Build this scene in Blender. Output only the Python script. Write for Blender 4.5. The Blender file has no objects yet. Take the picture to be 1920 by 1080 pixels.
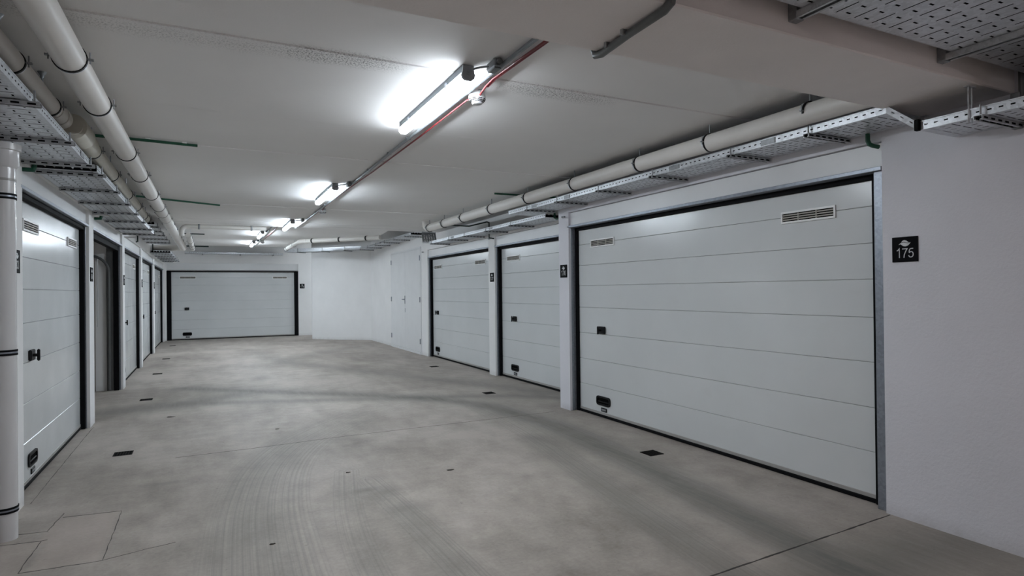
import bpy, math, random
import numpy as np
from mathutils import Matrix, Vector

random.seed(7)
S = bpy.context.scene
COL = S.collection

# ------------------------------------------------------------------ camera, world, exposure, lamp strength
F_PX, YAW, PITCH, ROLL, CAM_H = 1129.9, 0.46237, 0.004927, -0.010847, 1.45
cy, sy, cp, sp = math.cos(YAW), math.sin(YAW), math.cos(PITCH), math.sin(PITCH)
fw = Vector((sy * cp, cy * cp, sp)); rt = Vector((cy, -sy, 0.0)); up = rt.cross(fw)
c_, s_ = math.cos(ROLL), math.sin(ROLL)
rt2 = rt * c_ + up * s_; up2 = up * c_ - rt * s_
cam_data = bpy.data.cameras.new('camera'); cam = bpy.data.objects.new('camera', cam_data); COL.objects.link(cam)
cam_data.sensor_width = 36.0; cam_data.lens = F_PX / 1920 * 36.0; cam_data.clip_start = 0.02; cam_data.clip_end = 200
cam.matrix_world = Matrix(((rt2.x, up2.x, -fw.x, 0), (rt2.y, up2.y, -fw.y, 0), (rt2.z, up2.z, -fw.z, CAM_H), (0, 0, 0, 1)))
S.camera = cam

W = bpy.data.worlds.new('world'); S.world = W; W.use_nodes = True
W.node_tree.nodes['Background'].inputs[0].default_value = (0.5, 0.52, 0.55, 1)
W.node_tree.nodes['Background'].inputs[1].default_value = 0.05
S.view_settings.view_transform = 'Standard'; S.view_settings.look = 'None'
S.view_settings.gamma = 1.0; S.view_settings.use_curve_mapping = False
S.view_settings.exposure = 1.88
LAMP_COOL = ((0.80, 0.905, 1.0), 48.0)       # colour, emission strength of the corridor tubes
LAMP_NEUTRAL = ((0.85, 0.925, 1.0), 41.0)   # the tube by the deep beam
LAMP_WARM = ((1.0, 0.885, 0.87), 18.0)
LAMP_FAR = ((0.80, 0.905, 1.0), 54.0)         # the two tubes on the raised far ceiling        # tubes in the bay behind the camera
try:
    S.cycles.use_denoising = True
    S.cycles.max_bounces = 10; S.cycles.diffuse_bounces = 8; S.cycles.sample_clamp_indirect = 4.0
except Exception:
    pass

# ------------------------------------------------------------------ materials
def lin(r, g, b):
    f = lambda v: (v / 255 / 12.92) if v / 255 <= .04045 else ((v / 255 + .055) / 1.055) ** 2.4
    return (f(r), f(g), f(b), 1)

class NG:
    """small node-graph helper"""
    def __init__(s, name):
        s.m = bpy.data.materials.new(name); s.m.use_nodes = True; s.t = s.m.node_tree
        s.b = s.t.nodes['Principled BSDF']
    def n(s, typ, **kw):
        x = s.t.nodes.new(typ)
        for k, v in kw.items(): setattr(x, k, v)
        return x
    def l(s, a, b): s.t.links.new(a, b)
    def put(s, sock, v):
        if isinstance(v, bpy.types.NodeSocket): s.l(v, sock)
        else: sock.default_value = v
    def math(s, op, a, b=0.0, clamp=False):
        x = s.n('ShaderNodeMath', operation=op, use_clamp=clamp); s.put(x.inputs[0], a); s.put(x.inputs[1], b); return x.outputs[0]
    def noise(s, vec, scale, detail=4, rough=.55):
        x = s.n('ShaderNodeTexNoise'); x.inputs['Scale'].default_value = scale; x.inputs['Detail'].default_value = detail
        x.inputs['Roughness'].default_value = rough
        if vec is not None: s.l(vec, x.inputs['Vector'])
        return x.outputs['Fac']
    def ramp(s, fac, stops):
        x = s.n('ShaderNodeValToRGB'); e = x.color_ramp.elements
        while len(e) < len(stops): e.new(.5)
        for k, (p, c) in enumerate(stops): e[k].position = p; e[k].color = c
        s.l(fac, x.inputs[0]); return x.outputs[0]
    def mix(s, fac, a, b, blend='MIX'):
        x = s.n('ShaderNodeMix', data_type='RGBA', blend_type=blend)
        s.put(x.inputs[0], fac); s.put(x.inputs[6], a); s.put(x.inputs[7], b); return x.outputs[2]
    def obj(s): return s.n('ShaderNodeTexCoord').outputs['Object']
    def geo(s): return s.n('ShaderNodeNewGeometry').outputs['Position']
    def mapv(s, v, sc):
        x = s.n('ShaderNodeMapping'); x.inputs['Scale'].default_value = sc; s.l(v, x.inputs['Vector']); return x.outputs[0]
    def bump(s, h, strength=.3, dist=.002):
        x = s.n('ShaderNodeBump'); x.inputs['Strength'].default_value = strength; x.inputs['Distance'].default_value = dist
        s.l(h, x.inputs['Height']); s.l(x.outputs[0], s.b.inputs['Normal'])

def simple(name, col, rough=.5, metal=0.0, var=.06, vscale=6, bump=0, bscale=80, spec=None):
    g = NG(name); p = g.geo()
    f = g.noise(p, vscale, 5)
    a = tuple(min(1, c * (1 - var)) for c in col[:3]) + (1,); b = tuple(min(1, c * (1 + var)) for c in col[:3]) + (1,)
    g.l(g.ramp(f, [(.3, a), (.7, b)]), g.b.inputs['Base Color'])
    g.b.inputs['Roughness'].default_value = rough; g.b.inputs['Metallic'].default_value = metal
    if spec is not None: g.b.inputs['Specular IOR Level'].default_value = spec
    if bump: g.bump(g.noise(p, bscale, 3), bump, .002)
    return g.m

def galvanised(name, col, rough, metal=.85):
    g = NG(name); p = g.geo()
    v = g.n('ShaderNodeTexVoronoi'); v.inputs['Scale'].default_value = 60; g.l(p, v.inputs['Vector'])
    f = g.math('MULTIPLY', v.outputs['Color'], 1.0)
    f2 = g.math('ADD', g.math('MULTIPLY', f, .5), g.math('MULTIPLY', g.noise(p, 5, 4), .5))
    a = tuple(c * .82 for c in col[:3]) + (1,); b = tuple(min(1, c * 1.15) for c in col[:3]) + (1,)
    g.l(g.ramp(f2, [(.25, a), (.75, b)]), g.b.inputs['Base Color'])
    g.b.inputs['Metallic'].default_value = metal
    g.l(g.math('ADD', g.math('MULTIPLY', f2, .18), rough - .09), g.b.inputs['Roughness'])
    return g.m

def plaster(name, col, coarse, strength, soil=.03):
    """painted plaster: fine trowel relief, faint blotches, scuffs near the floor"""
    g = NG(name); p = g.geo()
    f = g.noise(p, 1.3, 6, .6)
    a = tuple(c * (1 - soil) for c in col[:3]) + (1,); b = tuple(min(1, c * (1 + soil)) for c in col[:3]) + (1,)
    base = g.ramp(f, [(.35, a), (.65, b)])
    z = g.n('ShaderNodeSeparateXYZ'); g.l(p, z.inputs[0])
    low = g.math('SUBTRACT', 1.0, g.math('DIVIDE', z.outputs[2], .09), clamp=True)
    low = g.math('MULTIPLY', low, g.noise(p, 14, 5), clamp=True)
    g.l(g.mix(g.math('MULTIPLY', low, .5), base, (.26, .24, .22, 1)), g.b.inputs['Base Color'])
    g.b.inputs['Roughness'].default_value = .72
    h = g.math('ADD', g.noise(p, coarse, 4, .6), g.math('MULTIPLY', g.noise(p, coarse * .18, 3), .6))
    g.bump(h, strength, .003)
    return g.m

def ceiling_mat():
    """painted formwork ceiling: rough stippled strip along two of the board joints"""
    g = NG('ceiling_paint'); p = g.geo()
    z = g.n('ShaderNodeSeparateXYZ'); g.l(p, z.inputs[0])
    f = g.noise(p, .9, 6, .6)
    base = g.ramp(f, [(.3, (.79, .78, .77, 1)), (.7, (.83, .82, .81, 1))])
    band = None
    for y0, w in ((3.33, .13), (11.9, .05)):
        wob = g.math('ADD', z.outputs[1], g.math('MULTIPLY', g.math('SUBTRACT', g.noise(g.mapv(p, (1, .2, 1)), 2.2, 3), .5), .16))
        d = g.math('ABSOLUTE', g.math('SUBTRACT', wob, y0))
        b = g.math('SUBTRACT', 1.0, g.math('DIVIDE', d, w), clamp=True)
        if y0 < 5:   # the rough patches lie either side of the first lamp
            m1 = g.math('SUBTRACT', 1.0, g.math('DIVIDE', g.math('ABSOLUTE', g.math('SUBTRACT', z.outputs[0], .62)), .42), clamp=True)
            m2 = g.math('SUBTRACT', 1.0, g.math('DIVIDE', g.math('ABSOLUTE', g.math('SUBTRACT', z.outputs[0], 2.0)), .5), clamp=True)
            m3 = g.math('MULTIPLY', .35, g.math('LESS_THAN', z.outputs[0], .3))
            b = g.math('MULTIPLY', b, g.math('MAXIMUM', g.math('MULTIPLY', g.math('MAXIMUM', m1, m2), 1.6, clamp=True), m3))
        band = b if band is None else g.math('MAXIMUM', band, b)
    pits = g.math('GREATER_THAN', g.noise(p, 105, 2), .55)
    amount = g.math('MULTIPLY', pits, g.math('MULTIPLY', band, 1.5, clamp=True), clamp=True)
    g.l(g.mix(g.math('MULTIPLY', amount, .8), base, (.22, .22, .215, 1)), g.b.inputs['Base Color'])
    g.b.inputs['Roughness'].default_value = .75
    h = g.math('ADD', g.math('MULTIPLY', g.noise(p, 110, 3), .35), g.math('MULTIPLY', amount, -1.5))
    h = g.math('ADD', h, g.math('MULTIPLY', g.noise(p, 3.0, 3), 1.2))
    g.bump(h, .35, .003)
    return g.m

def door_mat():
    g = NG('door_white_steel'); p = g.obj()
    st = g.noise(g.mapv(p, (3, 60, 60)), 4.0, 5)
    f = g.noise(p, 1.2, 4)
    base = g.ramp(f, [(.3, (.61, .627, .63, 1)), (.7, (.655, .672, .675, 1))])
    sm = g.math('GREATER_THAN', g.noise(g.mapv(p, (1, 1, 2.2)), 3.1, 5), .66)
    g.l(g.mix(g.math('MULTIPLY', sm, .06), base, (.5, .5, .49, 1)), g.b.inputs['Base Color'])
    g.l(g.math('ADD', g.math('MULTIPLY', g.noise(p, 2.5, 5), .22), .10), g.b.inputs['Roughness'])
    g.b.inputs['Specular IOR Level'].default_value = .5
    g.bump(st, .10, .001)
    return g.m

def concrete_mat():
    """power-floated garage concrete; 'wear' and 'track' come from the floor mesh as smooth attributes"""
    g = NG('garage_concrete'); p = g.geo()
    def att(nm):
        a = g.n('ShaderNodeAttribute'); a.attribute_name = nm; return a.outputs['Fac']
    n1 = g.noise(p, .55, 7, .62); n2 = g.noise(p, 4.5, 7, .65); n3 = g.noise(p, 45, 4, .6)
    sw = g.noise(g.mapv(p, (1.0, .35, 1)), 2.6, 6, .65)
    v = g.math('ADD', g.math('MULTIPLY', n1, .42), g.math('ADD', g.math('MULTIPLY', n2, .26), g.math('ADD', g.math('MULTIPLY', n3, .12), g.math('MULTIPLY', sw, .25))))
    base = g.ramp(v, [(.40, (.222, .194, .170, 1)), (.50, (.332, .294, .260, 1)), (.60, (.438, .392, .350, 1))])
    warm = g.math('MULTIPLY', att('warm'), .55)
    base = g.mix(warm, base, (.46, .385, .34, 1))
    # soft traffic grime
    streak = g.noise(g.mapv(p, (13, 1.1, 1)), 1.6, 5, .65)
    wear = g.math('MULTIPLY', att('wear'), g.math('ADD', -.05, g.math('ADD', g.math('MULTIPLY', n2, .9), g.math('MULTIPLY', streak, 1.25))), clamp=True)
    base = g.mix(wear, base, (.150, .143, .128, 1))
    # tyre tread: fine lines that run along the track, broken up by noise
    d = att('track_d'); m = att('track_m')
    comb = g.n('ShaderNodeCombineXYZ'); g.l(d, comb.inputs[0])
    tl = g.noise(comb.outputs[0], 55.0, 2, .5)
    lines = g.math('MULTIPLY', g.math('SUBTRACT', tl, .42, clamp=True), 3.0, clamp=True)
    brk = g.math('MULTIPLY', g.noise(p, 1.9, 4), 1.5, clamp=True)
    g2 = g.math('MULTIPLY', g.math('MULTIPLY', lines, m), g.math('ADD', .25, brk), clamp=True)
    base = g.mix(g.math('MULTIPLY', g2, .62), base, (.165, .158, .146, 1))
    # small dark specks and pale scratches
    sp_ = g.math('GREATER_THAN', g.noise(p, 26, 2), .715)
    base = g.mix(g.math('MULTIPLY', sp_, .35), base, (.14, .13, .12, 1))
    pale = g.math('GREATER_THAN', g.noise(g.mapv(p, (.5, 1.6, 1)), 7, 6, .75), .665)
    base = g.mix(g.math('MULTIPLY', pale, .16), base, (.52, .51, .49, 1))
    g.l(base, g.b.inputs['Base Color'])
    g.l(g.math('ADD', .48, g.math('MULTIPLY', n2, .28)), g.b.inputs['Roughness'])
    g.b.inputs['Specular IOR Level'].default_value = .3
    g.bump(g.math('ADD', n3, g.math('MULTIPLY', n2, .7)), .22, .004)
    return g.m

def emis(name, col, s):
    # opal diffuser: the face under the LED strip is brightest, the flanks glow less
    g = NG(name); nz = g.n('ShaderNodeSeparateXYZ'); g.l(g.n('ShaderNodeNewGeometry').outputs['True Normal'], nz.inputs[0])
    dn = g.math('MULTIPLY', nz.outputs[2], -1.0, clamp=True)
    ends = g.math('MULTIPLY', g.math('ABSOLUTE', nz.outputs[1]), .9)
    g.l(g.math('MULTIPLY', g.math('ADD', .21, g.math('MULTIPLY', g.math('MAXIMUM', dn, ends), .79)), s), g.b.inputs['Emission Strength'])
    g.b.inputs['Base Color'].default_value = (.9, .9, .9, 1); g.b.inputs['Roughness'].default_value = .3
    g.b.inputs['Emission Color'].default_value = col + (1,);
    return g.m

M = dict(
    wall=plaster('wall_paint', (.80, .795, .79), 95, .30),
    wall_rough=plaster('wall_stipple_paint', (.70, .695, .735), 60, .75),
    beam=plaster('beam_paint', (.85, .815, .80), 90, .45),
    ceil=ceiling_mat(), door=door_mat(), concrete=concrete_mat(),
    cover=simple('white_cover_sheet', (.72, .725, .73), .33, 0, .03, 3, .06, 60),
    dark_inside=plaster('garage_inside_paint', (.82, .80, .77), 60, .3),
    black=simple('black_rubber', (.004, .004, .005), .7, 0, .3, 20, .1, 200, spec=.12),
    blackplastic=simple('black_plastic', (.007, .007, .008), .45, 0, .25, 14, spec=.2),
    blackdeep=simple('black_recess', (.003, .003, .003), .9, 0, .2, 14, spec=.05),
    plate=simple('sign_black_acrylic', (.004, .004, .005), .6, 0, .2, 9, spec=.06),
    print=simple('sign_white_print', (.62, .63, .64), .5, 0, .05, 30),
    galv=galvanised('galvanised_steel', (.66, .68, .71), .36, .6),
    track=simple('dull_track_steel', (.11, .112, .11), .6, .4, .1, 10), strut=galvanised('galvanised_channel', (.48, .49, .50), .42, .7), galv_dark=galvanised('galvanised_strut', (.30, .31, .32), .5),
    alu=galvanised('anodised_frame', (.27, .29, .33), .40, .6),
    strip=simple('grey_edge_profile', (.38, .37, .355), .5, .3, .06, 6),
    pvc=simple('pvc_pipe', (.66, .635, .60), .42, 0, .04, 3, .02, 40),
    pvc_old=simple('pvc_sleeve', (.60, .58, .51), .45, 0, .06, 5, .03, 40),
    pvcwhite=simple('white_downpipe', (.60, .59, .59), .22, 0, .02, 3),
    vent=simple('vent_frame_plastic', (.84, .84, .83), .4, 0, .03, 8),
    slat=simple('vent_slat_plastic', (.36, .34, .30), .5, 0, .06, 12),
    green=simple('green_pipe', (.008, .075, .040), .4, 0, .15, 12),
    greydk=simple('dark_green_grey_pipe', (.010, .026, .022), .45, 0, .15, 12),
    red=simple('red_cable', (.17, .012, .016), .45, 0, .15, 12),
    conduit=simple('grey_conduit', (.23, .25, .265), .38, .25, .1, 10),
    conduit_dk=simple('dark_conduit', (.13, .135, .135), .4, .3, .1, 10),
    lampbody=simple('lamp_housing', (.13, .15, .17), .6, 0, .05, 6),
    lampcap=simple('lamp_end_cap', (.24, .25, .26), .5, 0, .06, 12),
    detector=simple('detector_white', (.62, .63, .64), .4, 0, .02, 8),
    joint=simple('joint_mastic', (.045, .040, .036), .8, 0, .4, 9, .3, 60),
    crack=simple('hairline_crack', (.085, .075, .068), .9, 0, .4, 9),
    drain=simple('cast_iron_grate', (.009, .007, .006), .8, 0, .4, 12, spec=.1),
    drainbar=simple('grate_bars', (.075, .062, .055), .6, .3, .4, 30),
    leafdry=simple('dry_leaf', (.05, .042, .034), .8, 0, .3, 40),
    cool=emis('tube_light_cool', *LAMP_COOL), far=emis('tube_light_far', *LAMP_FAR), neutral=emis('tube_light_neutral', *LAMP_NEUTRAL), passage=emis('tube_light_added', LAMP_COOL[0], 44.0), warm=emis('tube_light_warm', *LAMP_WARM),  # the passage tube is an added, unseen light
)

# ------------------------------------------------------------------ mesh helpers
class MB:
    def __init__(s): s.v = []; s.f = []; s.sm = []
    def add(s, v, f, smooth=False):
        o = len(s.v); s.v += [tuple(p) for p in v]; s.f += [tuple(i + o for i in q) for q in f]; s.sm += [smooth] * len(f); return s
    def box(s, x0, x1, y0, y1, z0, z1, c=0.0):
        x0, x1 = min(x0, x1), max(x0, x1); y0, y1 = min(y0, y1), max(y0, y1); z0, z1 = min(z0, z1), max(z0, z1)
        if c <= 0:
            v = [(x0, y0, z0), (x1, y0, z0), (x1, y1, z0), (x0, y1, z0), (x0, y0, z1), (x1, y0, z1), (x1, y1, z1), (x0, y1, z1)]
            return s.add(v, [(0, 3, 2, 1), (4, 5, 6, 7), (0, 1, 5, 4), (1, 2, 6, 5), (2, 3, 7, 6), (3, 0, 4, 7)])
        c = min(c, (x1 - x0) * .45, (y1 - y0) * .45, (z1 - z0) * .45)
        idx = {}; v = []
        X = (x0, x1); Y = (y0, y1); Z = (z0, z1)
        for i in (0, 1):
            for j in (0, 1):
                for k in (0, 1):
                    sx, sy_, sz = (1, -1)[i], (1, -1)[j], (1, -1)[k]
                    for a in range(3):
                        p = [X[i] + sx * c, Y[j] + sy_ * c, Z[k] + sz * c]; p[a] = (X[i], Y[j], Z[k])[a]
                        idx[i, j, k, a] = len(v); v.append(tuple(p))
        f = []
        for a in range(3):
            b, d = (a + 1) % 3, (a + 2) % 3
            for e in (0, 1):
                q = []
                for (m, n) in ((0, 0), (1, 0), (1, 1), (0, 1)):
                    t = [0, 0, 0]; t[a] = e; t[b] = m; t[d] = n; q.append(idx[t[0], t[1], t[2], a])
                f.append(tuple(q) if e else tuple(reversed(q)))
            for m in (0, 1):
                for n in (0, 1):   # edge along a
                    t0 = [0, 0, 0]; t1 = [0, 0, 0]; t1[a] = 1
                    for t in (t0, t1): t[b] = m; t[d] = n
                    q = (idx[t0[0], t0[1], t0[2], b], idx[t1[0], t1[1], t1[2], b], idx[t1[0], t1[1], t1[2], d], idx[t0[0], t0[1], t0[2], d])
                    f.append(q if m == n else tuple(reversed(q)))
        for i in (0, 1):
            for j in (0, 1):
                for k in (0, 1):
                    q = (idx[i, j, k, 0], idx[i, j, k, 1], idx[i, j, k, 2])
                    f.append(q if (i + j + k) % 2 else tuple(reversed(q)))
        return s.add(v, f)
    def prism(s, poly, axis, a, b):
        """poly: list of 2D points, counter-clockwise, extruded along axis (0 x, 1 y, 2 z) from a to b"""
        n = len(poly)
        def P(p, h): return {0: (h, p[0], p[1]), 1: (p[0], h, p[1]), 2: (p[0], p[1], h)}[axis]
        v = [P(p, a) for p in poly] + [P(p, b) for p in poly]
        f = [tuple(range(n)), tuple(range(2 * n - 1, n - 1, -1))] + [(i, i + n, (i + 1) % n + n, (i + 1) % n) for i in range(n)]
        return s.add(v, f)
    def tube(s, pts, r, n=12, cap=True, smooth=True):
        pts = [Vector(p) for p in pts]; m = len(pts); v = []
        t0 = (pts[1] - pts[0]).normalized()
        u = t0.orthogonal().normalized()
        rr = r if isinstance(r, (list, tuple)) else [r] * m
        for i, p in enumerate(pts):
            t = ((pts[min(i + 1, m - 1)] - p).normalized() + (p - pts[max(i - 1, 0)]).normalized())
            t = t.normalized() if t.length > 1e-6 else t0
            u = (u - t * u.dot(t)).normalized(); w = t.cross(u)
            k = 1.0
            if 0 < i < m - 1:
                cs = (pts[i + 1] - p).normalized().dot((p - pts[i - 1]).normalized()); k = 1 / max(.5, math.sqrt((1 + cs) / 2))
            for j in range(n):
                a = 2 * math.pi * j / n; v.append(p + (u * math.cos(a) + w * math.sin(a)) * rr[i] * (1 + (k - 1) * .5))
        f = [(i * n + j, i * n + (j + 1) % n, (i + 1) * n + (j + 1) % n, (i + 1) * n + j) for i in range(m - 1) for j in range(n)]
        s.add(v, f, smooth)
        if cap:
            s.add(v[:n], [tuple(reversed(range(n)))]); s.add(v[-n:], [tuple(range(n))])
        return s
    def lathe(s, prof, n=20, c=(0, 0, 0), smooth=True):
        """prof: (radius, z) list; axis z through c"""
        v = []; m = len(prof)
        for r, z in prof:
            for j in range(n):
                a = 2 * math.pi * j / n; v.append((c[0] + r * math.cos(a), c[1] + r * math.sin(a), c[2] + z))
        f = [(i * n + j, i * n + (j + 1) % n, (i + 1) * n + (j + 1) % n, (i + 1) * n + j) for i in range(m - 1) for j in range(n)]
        s.add(v, f, smooth); s.add(v[:n], [tuple(reversed(range(n)))]); s.add(v[-n:], [tuple(range(n))]); return s
    def ring(s, c, axis, r, w, t, n=28):
        """flat band round an axis (0/1/2): inner radius r, thickness t, width w"""
        prof = [(r, -w / 2), (r + t, -w / 2), (r + t, w / 2), (r, w / 2)]; v = []
        for j in range(n):
            a = 2 * math.pi * j / n
            for q, h in prof:
                p = (q * math.cos(a), q * math.sin(a), h)
                p = {2: p, 1: (p[0], p[2], p[1]), 0: (p[2], p[0], p[1])}[axis]
                v.append((c[0] + p[0], c[1] + p[1], c[2] + p[2]))
        f = [(j * 4 + k, ((j + 1) % n) * 4 + k, ((j + 1) % n) * 4 + (k + 1) % 4, j * 4 + (k + 1) % 4) for j in range(n) for k in range(4)]
        return s.add(v, f, True)
    def build(s, name, mat, parent=None, **props):
        me = bpy.data.meshes.new(name); me.from_pydata(s.v, [], s.f); me.materials.append(mat)
        me.polygons.foreach_set('use_smooth', s.sm)
        me.update()
        o = bpy.data.objects.new(name, me); COL.objects.link(o)
        if any(s.sm):
            try: me.set_sharp_from_angle(angle=math.radians(35))
            except Exception: pass
        if parent is not None: o.parent = parent
        for k, v in props.items(): o[k] = v
        return o

def fix_normals():
    import bmesh
    done = set()
    for o in bpy.data.objects:
        if o.type == 'MESH' and o.data.name not in done:
            done.add(o.data.name)
            bm = bmesh.new(); bm.from_mesh(o.data); bmesh.ops.recalc_face_normals(bm, faces=bm.faces[:]); bm.to_mesh(o.data); bm.free()

def thing(name, label, cat, loc=(0, 0, 0), rotz=0.0, group=None, kind=None):
    o = bpy.data.objects.new(name, None); COL.objects.link(o); o.empty_display_size = .1
    o.location = loc; o.rotation_euler = (0, 0, rotz); o['label'] = label
    if cat: o['category'] = cat
    if group: o['group'] = group
    if kind: o['kind'] = kind
    return o

def tag(o, label, cat=None, group=None, kind=None):
    o['label'] = label
    if cat: o['category'] = cat
    if group: o['group'] = group
    if kind: o['kind'] = kind
    return o

def dup(root, loc=None, rotz=None, label=None, group=None):
    def rec(o, parent):
        c = o.copy(); COL.objects.link(c); c.parent = parent
        for ch in list(o.children): rec(ch, c)
        return c
    r = rec(root, None)
    if loc is not None: r.location = loc
    if rotz is not None: r.rotation_euler = (0, 0, rotz)
    if label: r['label'] = label
    if group: r['group'] = group
    return r

DIGITS = {
    '1': ([(.10, .76), (.24, .84), (.36, 1.0), (.36, 0)], 0), '7': ([(.02, .95), (.54, .95), (.36, .62), (.24, .30), (.20, 0)], 0),
    '4': ([(.57, .27), (.04, .27), (.42, .97), (.42, 0)], 0),
    '5': ([(.52, .95), (.16, .95), (.09, .50), (.20, .60), (.34, .63), (.48, .54), (.53, .34), (.47, .12), (.30, .03), (.13, .08), (.05, .24)], 1),
    '6': ([(.50, .76), (.43, .92), (.28, .97), (.13, .86), (.06, .60), (.05, .32), (.12, .11), (.28, .03), (.44, .10), (.52, .30), (.45, .52), (.30, .59), (.14, .52), (.06, .36)], 1),
    '8': ([(.29, .53), (.11, .64), (.10, .86), (.29, .97), (.48, .86), (.47, .64), (.29, .53), (.08, .42), (.05, .14), (.29, .02), (.53, .14), (.50, .42), (.30, .53)], 1),
    '3': ([(.06, .78), (.14, .93), (.28, .97), (.43, .91), (.48, .76), (.40, .60), (.24, .53), (.42, .48), (.53, .30), (.45, .10), (.28, .03), (.12, .10), (.05, .24)], 1),
}
def digit_mesh(ch, size, wt=.088):
    """a stroke of even weight along the figure's centre line, x-z plane, facing -y"""
    pts, curved = DIGITS[ch]; p = [Vector((a, b)) for a, b in pts]
    for _ in range(2 if curved else 0):
        q = [p[0]]
        for a, b in zip(p[:-1], p[1:]): q += [a.lerp(b, .25), a.lerp(b, .75)]
        p = q + [p[-1]]
    v = []; n = len(p)
    for i, c in enumerate(p):
        d0 = (c - p[max(0, i - 1)]); d1 = (p[min(n - 1, i + 1)] - c)
        d0 = d0.normalized() if d0.length else d1.normalized(); d1 = d1.normalized() if d1.length else d0
        t = (d0 + d1); t = t.normalized() if t.length > 1e-3 else d0
        k = min(2.2, 1 / max(.35, t.dot(d1))); nr = Vector((-t.y, t.x)) * wt / 2 * k
        for y in (-.0075, -.0055):
            v += [((c.x + nr.x) * size, y, (c.y + nr.y) * size), ((c.x - nr.x) * size, y, (c.y - nr.y) * size)]
    f = []
    for i in range(n - 1):
        a = 4 * i; b = a + 4
        f += [(a, a + 1, b + 1, b), (a + 2, b + 2, b + 3, a + 3), (a, b, b + 2, a + 2), (a + 1, a + 3, b + 3, b + 1)]
    f += [(0, 2, 3, 1), (4 * n - 4, 4 * n - 3, 4 * n - 1, 4 * n - 2)]
    return MB().add(v, f)

# the wall of doors on the -X side runs half a degree off the corridor's axis
LA = 0.0087
def L(x, s): return (-1.2 + (x + 1.2) * math.cos(LA) - (s - 8) * math.sin(LA), 8 + (s - 8) * math.cos(LA) + (x + 1.2) * math.sin(LA))
LFRAME = Matrix.Translation((-1.2, 8, 0)) @ Matrix.Rotation(LA, 4, 'Z') @ Matrix.Translation((1.2, -8, 0))
def in_left(o): o.matrix_world = LFRAME; return o

ZC, ZU, ZT, ZB = 2.72, 2.87, 3.25, 2.48      # lower ceiling, far raised ceiling, slab above, beam underside

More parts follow.
